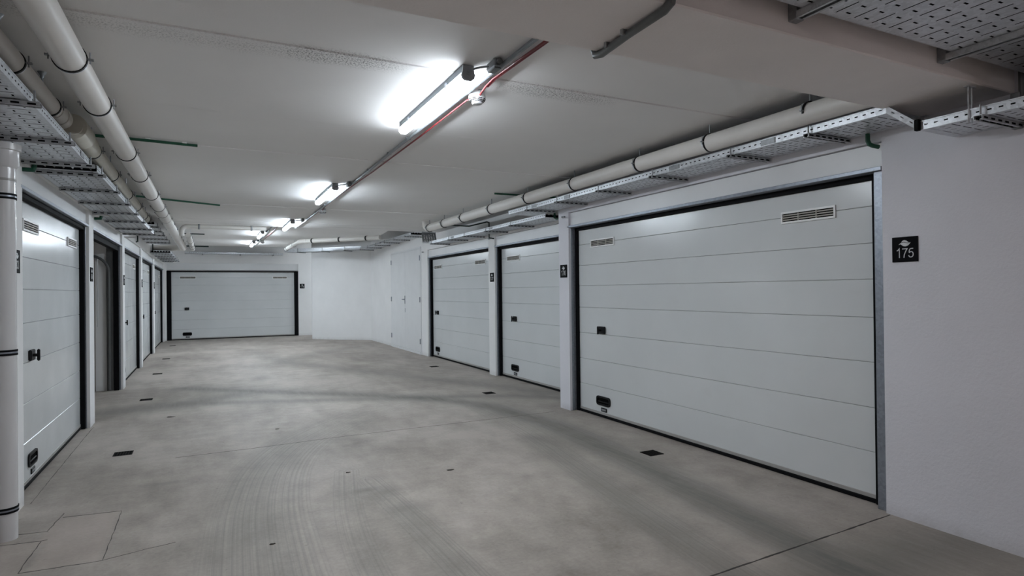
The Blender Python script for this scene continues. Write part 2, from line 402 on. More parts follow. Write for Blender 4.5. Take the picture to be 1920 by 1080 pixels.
# ------------------------------------------------------------------ floor
def floor_mesh():
    xs = np.concatenate([np.arange(-7, -1.3, .5), np.arange(-1.3, 4.6, .04), np.arange(4.6, 8.01, .6)])
    ys = np.concatenate([np.arange(-9, 1.6, .5), np.arange(1.6, 9, .04), np.arange(9, 22.6, .08)])
    X, Y = np.meshgrid(xs, ys, indexing='ij'); nx, ny = X.shape
    co = np.stack([X, Y, np.zeros_like(X)], -1).reshape(-1, 3)
    I = np.arange(nx * ny).reshape(nx, ny)
    q = np.stack([I[:-1, :-1], I[1:, :-1], I[1:, 1:], I[:-1, 1:]], -1).reshape(-1, 4)
    me = bpy.data.meshes.new('floor'); me.vertices.add(len(co)); me.vertices.foreach_set('co', co.ravel())
    me.loops.add(q.size); me.loops.foreach_set('vertex_index', q.ravel())
    me.polygons.add(len(q)); me.polygons.foreach_set('loop_start', np.arange(0, q.size, 4)); me.polygons.foreach_set('loop_total', np.full(len(q), 4))
    me.update(calc_edges=True)
    x, y = co[:, 0], co[:, 1]
    def poly_d(pts):
        """signed distance to a smoothed polyline"""
        p = np.array(pts, float)
        for _ in range(3):
            a = p[:-1] * .75 + p[1:] * .25; b = p[:-1] * .25 + p[1:] * .75
            p = np.concatenate([p[:1], np.stack([a, b], 1).reshape(-1, 2), p[-1:]])
        best = np.full(len(x), 9.); sg = np.zeros(len(x))
        for a, b in zip(p[:-1], p[1:]):
            d = b - a; l2 = (d @ d) + 1e-9
            t = np.clip(((x - a[0]) * d[0] + (y - a[1]) * d[1]) / l2, 0, 1)
            ex, ey = x - a[0] - t * d[0], y - a[1] - t * d[1]
            dd = np.hypot(ex, ey); s = np.sign(d[0] * ey - d[1] * ex)
            k = dd < best; best[k] = dd[k]; sg[k] = s[k]
        return best, best * sg
    wear = np.zeros(len(x)); td = np.full(len(x), 5.); tm = np.zeros(len(x)); tb = np.full(len(x), 9.)
    def grime(pts, w, a):
        nonlocal wear
        d, _ = poly_d(pts); wear = np.maximum(wear, a * np.exp(-(d / w) ** 2)) + .35 * np.minimum(wear, a * np.exp(-(d / w) ** 2))
    def track(pts, w, a):
        nonlocal tm, td, tb
        d, s = poly_d(pts); m = a * np.clip((w - d) / (w * .25), 0, 1)
        k = (d / w < tb) & (d < w * 1.4); td[k] = s[k]; tm[k] = m[k]; tb[k] = d[k] / w
    grime([(2.9, 1.9), (3.09, 3.31), (3.2, 4.3), (3.3, 5.8), (3.1, 7.2), (2.28, 8.3), (.71, 9.6), (-.4, 10.6)], .20, .72)
    grime([(4.3, 7.4), (3.55, 9.1), (2.05, 12), (1.2, 14), (.9, 17)], .28, .42)
    grime([(2.2, 1.6), (2.42, 2.6), (2.6, 3.9), (2.85, 5.2)], .16, .40)
    grime([(4.3, 6.9), (3.6, 7.6), (2.4, 8.0), (1.0, 8.6), (-.6, 9.2)], .18, .5)
    grime([(.15, 1.8), (.1, 3.6), (.2, 5.0), (.7, 6.2)], .26, .20)
    grime([(1.1, 2.4), (1.14, 3.9)], .12, .22)
    grime([(2.4, 1.9), (3.0, 2.0), (3.8, 1.9)], .30, .55)
    grime([(2.7, 1.5), (3.8, 1.3)], .35, .5)
    grime([(-1.2, 8.9), (-.4, 9.0), (.3, 9.5)], .3, .5)
    grime([(1.0, 13), (2.2, 15), (3.4, 16.2)], .35, .3)
    for cx, cy_, rx, ry, a in ((.99, 4.45, .10, .05, .62), (1.13, 4.35, .05, .07, .5), (1.14, 3.95, .13, .10, .42), (-.35, 5.35, .16, .05, .42), (-.08, 7.0, .2, .1, .3), (-.35, 8.9, .5, .12, .3),
                              (.75, 11.2, .15, .3, .35), (1.8, 11.0, .2, .1, .35), (3.1, 9.9, .15, .12, .4), (-.2, 7.2, .22, .14, .25), (2.0, 8.4, .4, .1, .3), (.2, 17.5, .6, .3, .3), (1.7, 18.5, .4, .4, .3)):
        wear = np.maximum(wear, a * np.exp(-((x - cx) / rx) ** 2 - ((y - cy_) / ry) ** 2))
    track([(.24, 1.6), (.22, 2.6), (.24, 3.6), (.28, 4.5), (.45, 5.5), (.85, 6.4), (1.6, 7.3), (2.6, 8.1)], .36, .95)
    track([(.75, 2.0), (.72, 3.1), (.80, 4.05), (.98, 5.0)], .13, .9)
    track([(1.18, 1.8), (1.18, 2.85), (1.14, 3.86), (1.08, 4.7)], .14, 1.0)
    track([(2.3, 1.6), (2.45, 2.7), (2.65, 4.0), (2.95, 5.6), (3.0, 7.0)], .18, .85)
    track([(2.85, 1.6), (3.05, 3.1), (3.22, 4.3), (3.3, 5.6)], .2, .85)
    warm = np.zeros(len(x))
    inq = ((x > -.9 - .04 * (y - 4.4)) & (x < -.55) & (y > 3.98) & (y < 4.84))
    warm[inq] = .7
    warm = np.maximum(warm, .55 * ((x < -.92) & (y < 4.46) & (y > 3.2)))
    warm = np.maximum(warm, .5 * np.exp(-((x - 2.55) / .5) ** 2 - ((y - 2.1) / .35) ** 2))
    for nm, a in (('wear', wear), ('track_d', td), ('track_m', tm), ('warm', warm)):
        at = me.attributes.new(nm, 'FLOAT', 'POINT'); at.data.foreach_set('value', a.astype(np.float32))
    me.materials.append(M['concrete'])
    o = bpy.data.objects.new('floor', me); COL.objects.link(o); o['kind'] = 'structure'; o['label'] = 'grey concrete garage floor with tyre marks'
    return o
FLOOR = floor_mesh()

def strip_path(pts, w, z, jit=0.0, step=.05):
    p = [Vector((a, b, 0)) for a, b in pts]; out = []
    for a, b in zip(p[:-1], p[1:]):
        n = max(1, int((b - a).length / step))
        for i in range(n): out.append(a.lerp(b, i / n))
    out.append(p[-1])
    mb = MB(); v = []; f = []
    for i, q in enumerate(out):
        t = (out[min(i + 1, len(out) - 1)] - out[max(0, i - 1)]).normalized(); nrm = Vector((-t.y, t.x, 0))
        q = q + nrm * random.uniform(-jit, jit); ww = w * (1 + (random.uniform(-.5, .6) if jit else 0))
        for sgn in (-1, 1):
            v.append((q.x + nrm.x * ww / 2 * sgn, q.y + nrm.y * ww / 2 * sgn, z))
        for sgn in (-1, 1):
            v.append((q.x + nrm.x * ww / 2 * sgn, q.y + nrm.y * ww / 2 * sgn, z - .002))
    for i in range(len(out) - 1):
        a = i * 4; f += [(a, a + 1, a + 5, a + 4), (a, a + 4, a + 6, a + 2), (a + 1, a + 3, a + 7, a + 5)]
    return mb.add(v, f)
strip_path([(3.852, 2.37), (2.259, 2.288), (1.2, 2.24), (-1.2, 2.13)], .009, .0012, .0012).build('expansion_joint', M['joint'], FLOOR)
strip_path([(-.3, 6.14), (.362, 6.157), (1.106, 6.216), (2.059, 6.226), (3.65, 6.244)], .0035, .0010, .003).build('saw_cut', M['crack'], FLOOR)
strip_path([(-1.143, 5.276), (-1.165, 6.8), (-1.176, 8.0)], .0035, .0010, .002).build('saw_cut', M['crack'], FLOOR)
strip_path([(-.88, 4.854), (-.553, 4.81), (-.548, 4.4), (-.546, 3.963), (-.919, 3.984), (-.915, 4.44)], .0045, .0010, .003).build('patch_crack', M['crack'], FLOOR)
strip_path([(-1.08, 4.64), (-.915, 4.606), (-.894, 4.937)], .005, .0010, .004).build('patch_crack', M['crack'], FLOOR)
strip_path([(-1.2, 4.49), (-.92, 4.448), (-.885, 4.452)], .004, .0010, .003).build('patch_crack', M['crack'], FLOOR)
strip_path([(-.546, 3.963), (-.35, 4.02), (-.2, 4.05)], .003, .0010, .003).build('patch_crack', M['crack'], FLOOR)

# ------------------------------------------------------------------ ceilings, beams
def structure(name, mb, mat, label=None, parent=None):
    o = mb.build(name, mat, parent)
    if parent is None:
        o['kind'] = 'structure'
        if label: o['label'] = label
    return o

def ribbed(x0, x1, ys, z, zt):
    """slab whose underside steps by a few millimetres at every formwork joint"""
    lo = []
    for i, (a, b) in enumerate(zip(ys[:-1], ys[1:])):
        dz = (.0, .0045, .0015, .006, .003)[i % 5]
        lo += [(a + (.006 if i else 0), z - dz), (b - .006, z - dz)]
        if i < len(ys) - 2: lo += [(b, z + .006)]
    poly = lo + [(ys[-1], zt), (ys[0], zt)]
    return MB().prism(poly, 0, x0, x1)
structure('ceiling', ribbed(-1.9, 4.6, [1.6, 3.25, 4.62, 5.77, 6.86, 8.47, 9.4, 10.43, 11.4, 12.2], ZC, ZT), M['ceil'], 'painted formwork ceiling with board joints over the middle of the corridor')
structure('ceiling_near', ribbed(-1.9, 4.6, [-8.2, -6, -4, -2, 0, 1.6], ZC, ZT), M['ceil'], 'painted ceiling nearer than the deep beam')
o = MB().prism([(-1.9, 12.2), (3.5, 12.2), (3.86, 15.7), (2.2, 18.1), (2.1, 19.6), (-1.9, 19.85)], 2, ZU, ZT).build('ceiling_far', M['ceil']); o['kind'] = 'structure'
o['label'] = 'raised ceiling over the far end of the corridor'
structure('ceiling_top', MB().box(-7, 8, -8.4, 23, ZT, ZT + .2), M['ceil'], 'structural slab above the ceilings')
structure('beam', MB().box(-1.9, 4.6, 1.68, 2.16, ZB, ZC + .1, .006), M['beam'], 'deep painted beam crossing the ceiling near the camera')

# ------------------------------------------------------------------ walls
OPEN_Z = 2.39
def notched(spans, s0, s1, ztop, zo):
    """outline in (s, z) of a wall from s0 to s1 with door openings"""
    p = [(s0, 0)]
    for a, b in spans: p += [(a, 0), (a, zo), (b, zo), (b, 0)]
    p += [(s1, 0), (s1, ztop), (s0, ztop)]
    return p
LEFT_OPEN = [(2.2, 4.90), (5.27, 7.98), (8.28, 10.97), (11.27, 13.99), (14.29, 17.25), (17.55, 21.25)]
o = MB().prism(notched(LEFT_OPEN, -8.2, 22.6, ZT, OPEN_Z), 0, -1.55, -1.2).build('wall_left', M['wall']); in_left(o)
tag(o, 'white plastered wall of six garage openings', kind='structure')
o = MB().prism(notched([(2.40, 6.20)], -8.2, 6.43, ZT, OPEN_Z), 0, 3.86, 4.25).build('wall_right', M['wall_rough'])
tag(o, 'stippled white wall around the widest garage door', kind='structure')
o = MB().prism(notched([(6.47, 9.36), (9.62, 12.95)], 6.43, 18.3, ZT, OPEN_Z), 0, 4.34, 4.75).build('wall_right_far', M['wall'])
tag(o, 'white wall set back behind the pillar with two garage doors', kind='structure')
o = MB().prism([(4.34, 18.3), (4.75, 18.3), (4.75, 18.5), (3.2, 20.05), (2.83, 19.8)], 2, 0, ZT).build('wall_corner', M['wall']); tag(o, 'blank white wall cutting the far corner at an angle', kind='structure')
o = MB().prism([(2.83, 19.8), (3.2, 20.05), (6.2, 20.05), (6.2, 20.35), (2.9, 20.35)], 2, 0, ZT).build('wall_return', M['wall']); tag(o, 'return of the angled wall', kind='structure')
o = MB().prism([(-1.9, 0), (-1.27, 0), (-1.27, 2.455), (2.665, 2.455), (2.665, 0), (6.2, 0), (6.2, ZT), (-1.9, ZT)], 1, 21.8, 22.2).build('wall_end', M['wall']); tag(o, 'white end wall of the corridor', kind='structure')
structure('wall_end_side', MB().box(6.2, 6.4, 20, 22.2, 0, ZT), M['wall'], 'wall closing the side passage')
structure('wall_behind', MB().box(-1.9, 4.6, -8.4, -8.2, 0, ZT), M['wall'], 'wall behind the camera')
# open garage behind the second opening on the -X side
og = MB().prism([(-6.6, 8.0), (-1.5, 8.0), (-1.5, 8.22), (-6.4, 8.22), (-6.4, 11.05), (-1.5, 11.05), (-1.5, 11.27), (-6.6, 11.27)], 2, 0, 2.75).build('wall_garage', M['dark_inside'])
tag(in_left(og), 'grey inside walls of the open garage', kind='structure')
tag(in_left(MB().box(-6.6, -1.4, 8.0, 11.27, 2.75, 2.85).build('ceiling_garage', M['dark_inside'])), 'ceiling of the open garage', kind='structure')

# ------------------------------------------------------------------ sectional garage doors
GROOVES = [.055, .341, .639, .944, 1.246, 1.503, 1.746, 1.994, 2.195]
def rrect(w, h, r, n=5):
    p = []
    for cx, cz, a0 in ((w / 2 - r, h / 2 - r, 0), (-w / 2 + r, h / 2 - r, 90), (-w / 2 + r, -h / 2 + r, 180), (w / 2 - r, -h / 2 + r, 270)):
        for i in range(n): a = math.radians(a0 + 90 * i / (n - 1)); p.append((cx + r * math.cos(a), cz + r * math.sin(a)))
    return p
def ring_prism(mb, outer, inner, axis, a, b):
    n = len(outer)
    P = lambda p, h: (p[0], h, p[1])
    v = [P(p, a) for p in outer] + [P(p, b) for p in outer] + [P(p, a) for p in inner] + [P(p, b) for p in inner]; f = []
    for i in range(n):
        j = (i + 1) % n
        f += [(i, j, n + j, n + i), (2 * n + i, 3 * n + i, 3 * n + j, 2 * n + j), (n + i, n + j, 3 * n + j, 3 * n + i), (i, 2 * n + i, 2 * n + j, j)]
    return mb.add(v, f)

def make_vent(root, u0, u1, yf, z0=1.945, z1=2.035):
    """louvred vent: white frame with a dark backing and beige slats"""
    v = MB(); b = .012
    v.box(u0, u1, yf - .012, yf, z1 - b * 1.2, z1).box(u0, u1, yf - .012, yf, z0, z0 + b * 1.2)
    v.box(u0, u0 + b, yf - .012, yf, z0 + b * 1.2, z1 - b * 1.2).box(u1 - b, u1, yf - .012, yf, z0 + b * 1.2, z1 - b * 1.2)
    fr = v.build('vent', M['vent'], root)
    MB().box(u0 + b, u1 - b, yf - .003, yf + .001, z0 + b, z1 - b).build('vent_backing', M['blackdeep'], fr)
    h = (z1 - z0 - 2.4 * b) / 7
    for k in range(3):
        zz = z0 + 1.2 * b + h * (2 * k + 1)
        MB().box(u0 + b, u1 - b, yf - .010, yf - .004, zz, zz + h * 1.05).build('vent_slat', M['slat'], fr)
    for k in (1, 2):
        uu = u0 + (u1 - u0) * k / 3
        MB().box(uu - .004, uu + .004, yf - .011, yf - .004, z0 + b, z1 - b).build('vent_rib', M['slat'], fr)
    return fr

def garage_door(name, label, loc, rotz, Wd, recess, vents, lock_u=.42, hand_u=.40, seal_w=.05, lintel=True, lintel_top=2.385, frame=True, reveal=True, tee=True, post_w=.03, jd=.046):
    """local frame: x along the door as seen from the corridor, -y towards the corridor (0 = wall face), z up; y = recess is the door leaf"""
    t = thing(name, label, None, loc, rotz, kind='structure')
    yf = recess
    a, b = seal_w, Wd - seal_w
    for z0, z1 in zip(GROOVES[:-1], GROOVES[1:]):
        MB().box(a - .01, b + .01, yf, yf + .04, z0 + .001, z1 - .001, .0035).build('panel', M['door'], t)
    MB().box(a - .01, b + .01, yf + .03, yf + .045, .05, 2.2).build('leaf_core', M['door'], t)
    MB().box(a - .005, b + .005, yf - .004, yf + .03, .030, .060, .003).build('bottom_profile', M['strip'], t)
    MB().box(a - .02, b + .02, yf - .010, yf + .03, .002, .033, .006).build('bottom_seal', M['black'], t)
    jf = max(.0, yf - jd)
    for u0, u1 in ((.0, a), (b, Wd)):
        MB().box(u0, u1, jf, yf + .012, .002, 2.2, .003).build('side_seal', M['black'], t)
    MB().box(.0, Wd, jf, yf + .012, 2.165, 2.205, .003).build('top_seal', M['black'], t)
    if frame:
        for u0, u1 in ((-.03, .004), (Wd - .004, Wd + post_w)):
            MB().box(u0, u1, .03, yf + .01, .0, 2.225, .003).build('frame_post', M['alu'], t)
        MB().box(-.03, Wd + post_w, .0 if reveal else .02, yf + .01, 2.203, 2.230, .003).build('frame_head', M['alu'], t)
    if lintel:
        MB().box(-.035, Wd + max(.035, post_w), .028, yf + .02, 2.231, lintel_top, .003).build('lintel_cover', M['cover'], t)
    for u0, u1 in vents: make_vent(t, u0, u1, yf)
    # lock with T handle
    lk = MB().box(lock_u - .065, lock_u + .065, yf - .022, yf, .950, 1.035, .008).build('lock_case', M['blackplastic'], t)
    if tee:
        MB().tube([(lock_u - .015, yf - .018, .992), (lock_u - .015, yf - .052, .992)], .012, 10).build('handle_stem', M['blackplastic'], lk)
        MB().box(lock_u - .028, lock_u - .002, yf - .066, yf - .046, .945, 1.04, .009).build('handle_bar', M['blackplastic'], lk)
    # recessed pull and maker's tag
    pl = ring_prism(MB(), [(hand_u + p, .188 + q) for p, q in rrect(.265, .105, .035)], [(hand_u + p, .188 + q) for p, q in rrect(.225, .068, .022)], 1, yf - .013, yf - .0005).build('pull_handle', M['blackplastic'], t)
    MB().prism([(hand_u + p, .188 + q) for p, q in rrect(.235, .078, .025)], 1, yf - .004, yf).build('pull_recess', M['blackdeep'], pl)
    MB().box(hand_u - .10, hand_u + .10, yf - .011, yf - .004, .172, .184, .004).build('pull_lip', M['blackplastic'], pl)
    tg = MB().box(hand_u - .045, hand_u + .065, yf - .008, yf + .001, .068, .112, .003).build('tag_plate', M['blackplastic'], t)
    MB().box(hand_u - .030, hand_u + .050, yf - .009, yf - .007, .080, .100).build('tag_field', M['lampcap'], tg)
    return t

HP = math.pi / 2
door_1 = garage_door('door_1', 'widest white sectional garage door on the stippled wall', (3.86, 6.20, 0), -HP, 3.73, .11, [(.315, .773), (2.95, 3.403)], .53, .535, seal_w=.055, post_w=.065, jd=.022)
garage_door('door_2', 'white garage door half hidden behind the projecting pillar', (4.34, 9.36, 0), -HP, 2.88, .11, [(.262, .73), (2.15, 2.62)], .536, .525)
garage_door('door_3', 'white garage door beside the double steel door', (4.34, 12.95, 0), -HP, 3.33, .11, [(.16, .656), (2.478, 2.97)], .37, .343)
garage_door('door_4', 'white garage door in black frame closing the far end of the corridor', (-1.27, 21.8, 0), 0, 3.935, .05, [(.36, .82), (3.12, 3.58)], .56, .565, seal_w=.13, frame=False, lintel_top=2.455)
def left_door(name, label, s0, s1, vents):
    x, y = L(-1.2, s0)
    return garage_door(name, label, (x, y, 0), HP + LA, s1 - s0, .085, vents, .60, .63, seal_w=.05, lintel_top=2.40)
left_door('door_5', 'white garage door with two lit vents behind the downpipe', 5.27, 7.98, [(.38, .84), (2.03, 2.47)])
left_door('door_6', 'white garage door just beyond the open garage', 11.27, 13.99, [(.30, .75), (2.0, 2.45)])
left_door('door_7', 'white garage door second beyond the open garage', 14.29, 17.25, [(.30, .75), (2.2, 2.65)])
left_door('door_8', 'white garage door in the corner next to the end door', 17.55, 21.25, [(.30, .75), (2.9, 3.35)])
left_door('door_10', 'white garage door nearer than the downpipe', 2.2, 4.90, [(.30, .75), (2.0, 2.45)])

# open garage: frame, guide tracks, raised leaf, lintel
x, y = L(-1.2, 8.28)
og = thing('door_9', 'open garage doorway with black frame and raised door', None, (x, y, 0), HP + LA, kind='structure')
Wo = 2.69
for u0, u1 in ((0, .05), (Wo - .05, Wo)):
    MB().box(u0, u1, .05, .115, .0, 2.2, .003).build('side_seal', M['black'], og)
    MB().box(*((-.03, .002) if u0 == 0 else (Wo - .002, Wo + .03)), .03, .05, .0, 2.225).build('frame_post', M['alu'], og)
MB().box(0, Wo, .05, .115, 2.13, 2.205, .003).build('top_seal', M['black'], og)
MB().box(-.03, Wo + .03, .0, .14, 2.203, 2.230).build('frame_head', M['alu'], og)
MB().box(-.035, Wo + .035, .028, .14, 2.231, 2.40, .003).build('lintel_cover', M['cover'], og)
for u in (.07, Wo - .07):
    pts = [(u, .17, .02), (u, .17, 1.80)] + [(u, .17 + .25 * (1 - math.cos(a)), 1.80 + .25 * math.sin(a)) for a in [HP * k / 8 for k in range(1, 9)]] + [(u, 3.2, 2.05)]
    MB().tube(pts, .020, 8).build('guide_track', M['track'], og)
MB().box(Wo - .03, Wo - .008, .115, .205, .0, 2.2).build('track_angle', M['track'], og)
MB().box(.06, Wo - .06, .7, 2.9, 2.17, 2.21, .004).build('raised_leaf', M['door'], og)
MB().tube([(.02, .34, 2.42), (Wo - .02, .34, 2.42)], .05, 12).build('spring_shaft', M['galv_dark'], og)
MB().tube([(Wo - .16, .30, 2.0), (Wo - .155, .30, 1.5), (Wo - .16, .30, .98)], .006, 6).build('pull_cord', M['print'], og)

# double steel door on the far wall
dd = thing('door_11', 'white double steel service door with hinges and lever handle', None, (4.34, 15.95, 0), -HP, kind='structure')
fr = MB(); fr.box(-.05, 0, -.012, .02, 0, 2.50).box(2.5, 2.55, -.012, .02, 0, 2.50).box(0, 2.5, -.012, .02, 2.46, 2.50); fr.build('frame', M['cover'], dd)
MB().box(0, 2.5, -.03, .02, 0, .055, .004).build('threshold', M['cover'], dd)
for a, b in ((.008, 1.27), (1.276, 2.492)):
    lf = MB().box(a, b, -.014, .02, .062, 2.455, .004).build('leaf', M['cover'], dd)
    hu = a + .008 if a < 1 else b - .008
    for hz in (.30, 1.27, 2.24):
        MB().tube([(hu, -.022, hz - .06), (hu, -.022, hz + .06)], .011, 8).build('hinge', M['alu'], lf)
hb = MB().box(1.24, 1.275, -.022, -.013, 1.16, 1.36, .003).build('handle_plate', M['alu'], dd)
MB().tube([(1.257, -.02, 1.27), (1.257, -.06, 1.27), (1.15, -.06, 1.27)], .009, 8).build('lever', M['alu'], hb)
MB().box(1.262, 1.282, -.018, -.012, .95, 1.05).build('lock_plate', M['alu'], dd)

# short cable stubs that end at the pillar corners
for px_, py_, pz_, dx in ((3.86, 6.34, 2.345, 0), (4.34, 9.58, 2.36, 0), (4.34, 13.25, 2.36, 0)):
    tag(MB().tube([(px_ - .004, py_ - .005, pz_), (px_ - .05, py_ - .07, pz_ - .004), (px_ - .05, py_ - .14, pz_ - .008)], .009, 8).build('cable_stub', M['conduit'], None),
        {3.86: 'short grey cable stub high on the projecting pillar'}.get(px_, 'short grey cable stub high beside the %s' % ('double steel door' if py_ > 12 else 'pillar between the two set-back garage doors')), 'cable')
for s, dz in ((8.2, 2.365), (11.2, 2.365)):
    x, y = L(-1.2, s)
    tag(MB().tube([(x - .004, y, dz), (x + .06, y + .02, dz), (x + .16, y + .03, dz - .002)], .009, 8).build('cable_stub', M['pvcwhite']),
        'short white cable stub above the %s' % ('near jamb of the open garage' if s < 9 else 'far jamb of the open garage'), 'cable')

# ------------------------------------------------------------------ number signs
LEAF_A = [(-.046, -.006), (-.036, .004), (-.024, .011), (-.006, .012), (.010, .007), (.026, .004), (.046, .010), (.036, -.004), (.026, -.014), (.010, -.020), (-.006, -.019), (-.020, -.010), (-.032, -.001)]
LEAF_B = [(-.026, .014), (-.018, .024), (-.004, .030), (.012, .026), (.026, .015), (.034, .011), (.024, .008), (.010, .011), (-.004, .0165), (-.016, .0170)]
def number_sign(txt, loc, rotz, label):
    t = thing('number_sign', label, 'sign', loc, rotz, 'black numbered plates beside the garage doors')
    MB().box(-.078, .078, -.006, .0, -.078, .078, .0015).build('plate', M['plate'], t)
    lf = MB(); k = .78
    lf.prism([(x * k, .034 + z * k) for x, z in LEAF_A], 1, -.0075, -.0055); lf.build('leaf_emblem', M['print'], t)
    MB().prism([(x * k, .034 + z * k) for x, z in LEAF_B], 1, -.0075, -.0055).build('leaf_emblem', M['print'], t)
    step = .037; x0 = -step * len(txt) / 2 - .001
    for i, ch in enumerate(txt):
        d = digit_mesh(ch, .058).build('digit', M['print'], t); d.location = (x0 + i * step + .003, 0, -.052)
    return t
number_sign('175', (3.859, 2.259, 1.682), -HP, 'black sign with leaf and number 175 on the stippled wall')
number_sign('176', (3.859, 6.315, 1.685), -HP, 'black sign with leaf and number 176 on the projecting pillar')
number_sign('177', (4.339, 9.47, 1.690), -HP, 'black sign numbered 177 on the pillar between two set-back doors')
number_sign('178', (2.79, 21.798, 1.695), 0, 'black sign with leaf beside the end garage door')
for txt, s, what in (('83', 5.10, 'black sign with leaf and number 83 beside the downpipe'), ('84', 8.10, 'black sign on the pillar before the open garage'),
                     ('85', 11.13, 'black sign on the pillar just past the open garage'), ('86', 14.17, 'black sign on the second pillar past the open garage'), ('87', 17.40, 'black sign on the last pillar before the end door')):
    x, y = L(-1.199, s); number_sign(txt, (x, y, 1.685), HP + LA, what)

# ------------------------------------------------------------------ lamps
def lamp(loc, length, mat, label, rotz=0.0):
    """batten lamp hung under the ceiling: local z = 0 at the ceiling, runs along +y"""
    t = thing('ceiling_lamp', label, 'lamp', loc, rotz, 'tube lamps in a line along the corridor ceiling')
    MB().box(-.034, .034, 0, length, -.046, -.004, .004).build('housing', M['lampbody'], t)
    prof = [(-.033, -.044), (-.037, -.054), (-.033, -.073), (-.018, -.085), (.018, -.085), (.033, -.073), (.037, -.054), (.033, -.044)]
    MB().prism(list(reversed(prof)), 1, .012, length - .012).build('diffuser', mat, t)
    prof2 = [(x * 1.06, z * 1.03 + .0) for x, z in prof] + [(.032, -.005), (-.032, -.005)]
    MB().prism(list(reversed(prof2)), 1, -.006, .014).build('end_cap', M['lampcap'], t)
    MB().prism(list(reversed([(x * .97, z) for x, z in prof])), 1, length - .014, length + .004).build('end_cap', mat, t)
    MB().tube([(0, -.012, -.045), (0, -.004, -.045)], .016, 10).build('cable_gland', M['lampcap'], t)
    for k in (.2, .8):
        for sx in (-1, 1):
            MB().box(sx * .041 - .004, sx * .041 + .004, length * k - .012, length * k + .012, -.062, -.030, .002).build('clip', M['alu'], t)
        MB().box(-.02, .02, length * k - .015, length * k + .015, -.008, .0).build('mount', M['alu'], t)
    return t
lamp((1.295, 3.12, ZC), 1.27, M['neutral'], 'lit tube lamp next to the round smoke detector by the deep beam')
lamp((1.285, 7.12, ZC), 1.27, M['cool'], 'lit tube lamp second from the deep beam')
lamp((1.245, 10.86, ZC), 1.27, M['cool'], 'lit tube lamp just before the ceiling steps up')
lamp((1.03, 14.55, ZU), 1.27, M['far'], 'lit tube lamp first on the raised far ceiling')
lamp((1.02, 17.45, ZU), 1.27, M['far'], 'lit tube lamp last before the end wall')
lamp((1.30, -.6, ZC), 1.27, M['warm'], 'lit tube lamp in the bay before the deep beam', math.pi)
lamp((1.30, -4.3, ZC), 1.27, M['warm'], 'lit tube lamp at the far back of the bay before the deep beam', math.pi)

lamp((5.3, 20.5, ZT), 1.0, M['passage'], 'unseen tube lamp added in the side passage to brighten the end door')  # added light, hidden round the corner, that lifts the end door
# ------------------------------------------------------------------ smoke detectors
def detector(loc, label):
    t = thing('smoke_detector', label, 'detector', loc, 0, 'white smoke detectors along the red cable')
    MB().lathe([(.044, 0), (.046, -.004), (.046, -.024), (.040, -.026)], 24).build('base', M['detector'], t)
    MB().lathe([(.040, -.024), (.052, -.030), (.054, -.048), (.048, -.064), (.036, -.068)], 24).build('body', M['detector'], t)
    MB().lathe([(.036, -.066), (.034, -.082), (.028, -.088), (.010, -.090)], 20).build('sensor_cap', M['detector'], t)
    for k in range(8):
        a = 2 * math.pi * k / 8
        c = Vector((math.cos(a), math.sin(a), 0)); w = Vector((-c.y, c.x, 0))
        for zz in (-.058, -.066, -.074):
            r = .0515 if zz > -.06 else (.046 if zz > -.07 else .0352)
            v = [c * (r + e) + w * s_ * .012 + Vector((0, 0, zz + h)) for e in (-.004, .0012) for s_ in (-1, 1) for h in (-.002, .002)]
            MB().add(v, [(0, 1, 3, 2), (4, 6, 7, 5), (0, 4, 5, 1), (2, 3, 7, 6), (0, 2, 6, 4), (1, 5, 7, 3)]).build('slot', M['blackplastic'], t)
    return t
detector((1.512, 3.50, ZC), 'white round smoke detector beside the lamp by the deep beam')
detector((1.50, 9.35, ZC), 'small white smoke detector beyond the second lamp')
detector((1.215, 17.3, ZU), 'small smoke detector on the raised far ceiling')

# ------------------------------------------------------------------ conduits and cables on the ceiling
def run(name, pts, r, mat, label, cat, n=10, clips=(), clipname='saddle_clip', clipmat='galv_dark', group=None):
    t = thing(name, label, cat, pts[0], 0, group)
    o0 = Vector(pts[0])
    MB().tube([Vector(p) - o0 for p in pts], r, n).build('tube', mat, t)
    for c in clips:
        c = Vector(c) - o0
        MB().box(c.x - r * 1.9, c.x + r * 1.15, c.y - .008, c.y + .008, c.z - r * .5, c.z + r * 1.15, .003).build(clipname, M[clipmat], t)
    return t
zc = ZC - .023
run('conduit', [(1.445, 2.17, zc), (1.440, 5, zc), (1.452, 7, zc), (1.462, 10.2, zc), (1.44, 12.15, zc)], .013, M['conduit'], 'grey conduit along the ceiling beside the red cable', 'conduit',
    clips=[(1.442, 2.45, zc), (1.446, 4.75, zc), (1.448, 5.35, zc), (1.452, 6.15, zc), (1.456, 8.8, zc), (1.46, 9.7, zc), (1.45, 11.2, zc)])
run('conduit', [(1.15, 12.25, ZU - .018), (1.145, 17.2, ZU - .018), (1.12, 19.3, ZU - .018)], .014, M['conduit'], 'grey conduit on the raised far ceiling', 'conduit', clips=[(1.148, 13.6, ZU - .018), (1.146, 16.4, ZU - .018)])
red = [(1.502, 2.20, zc), (1.502, 2.64, zc), (1.487, 3.20, zc), (1.497, 3.33, zc - .004), (1.506, 3.42, zc - .016), (1.512, 3.455, zc - .020)]
t = run('red_cable', red, .0068, M['red'], 'red detector cable between the deep beam and the first smoke detector', 'cable')
MB().tube([Vector((x_ + .014, y_, z_)) - Vector(red[0]) for x_, y_, z_ in red[:4]], .0055, 8).build('second_strand', M['red'], t)
red2 = [(1.500, 3.545, zc - .02), (1.494, 3.62, zc - .004), (1.505, 4.6, zc), (1.498, 6.2, zc), (1.475, 7.4, zc), (1.468, 8.5, zc), (1.478, 9.1, zc), (1.49, 9.30, zc - .012)]
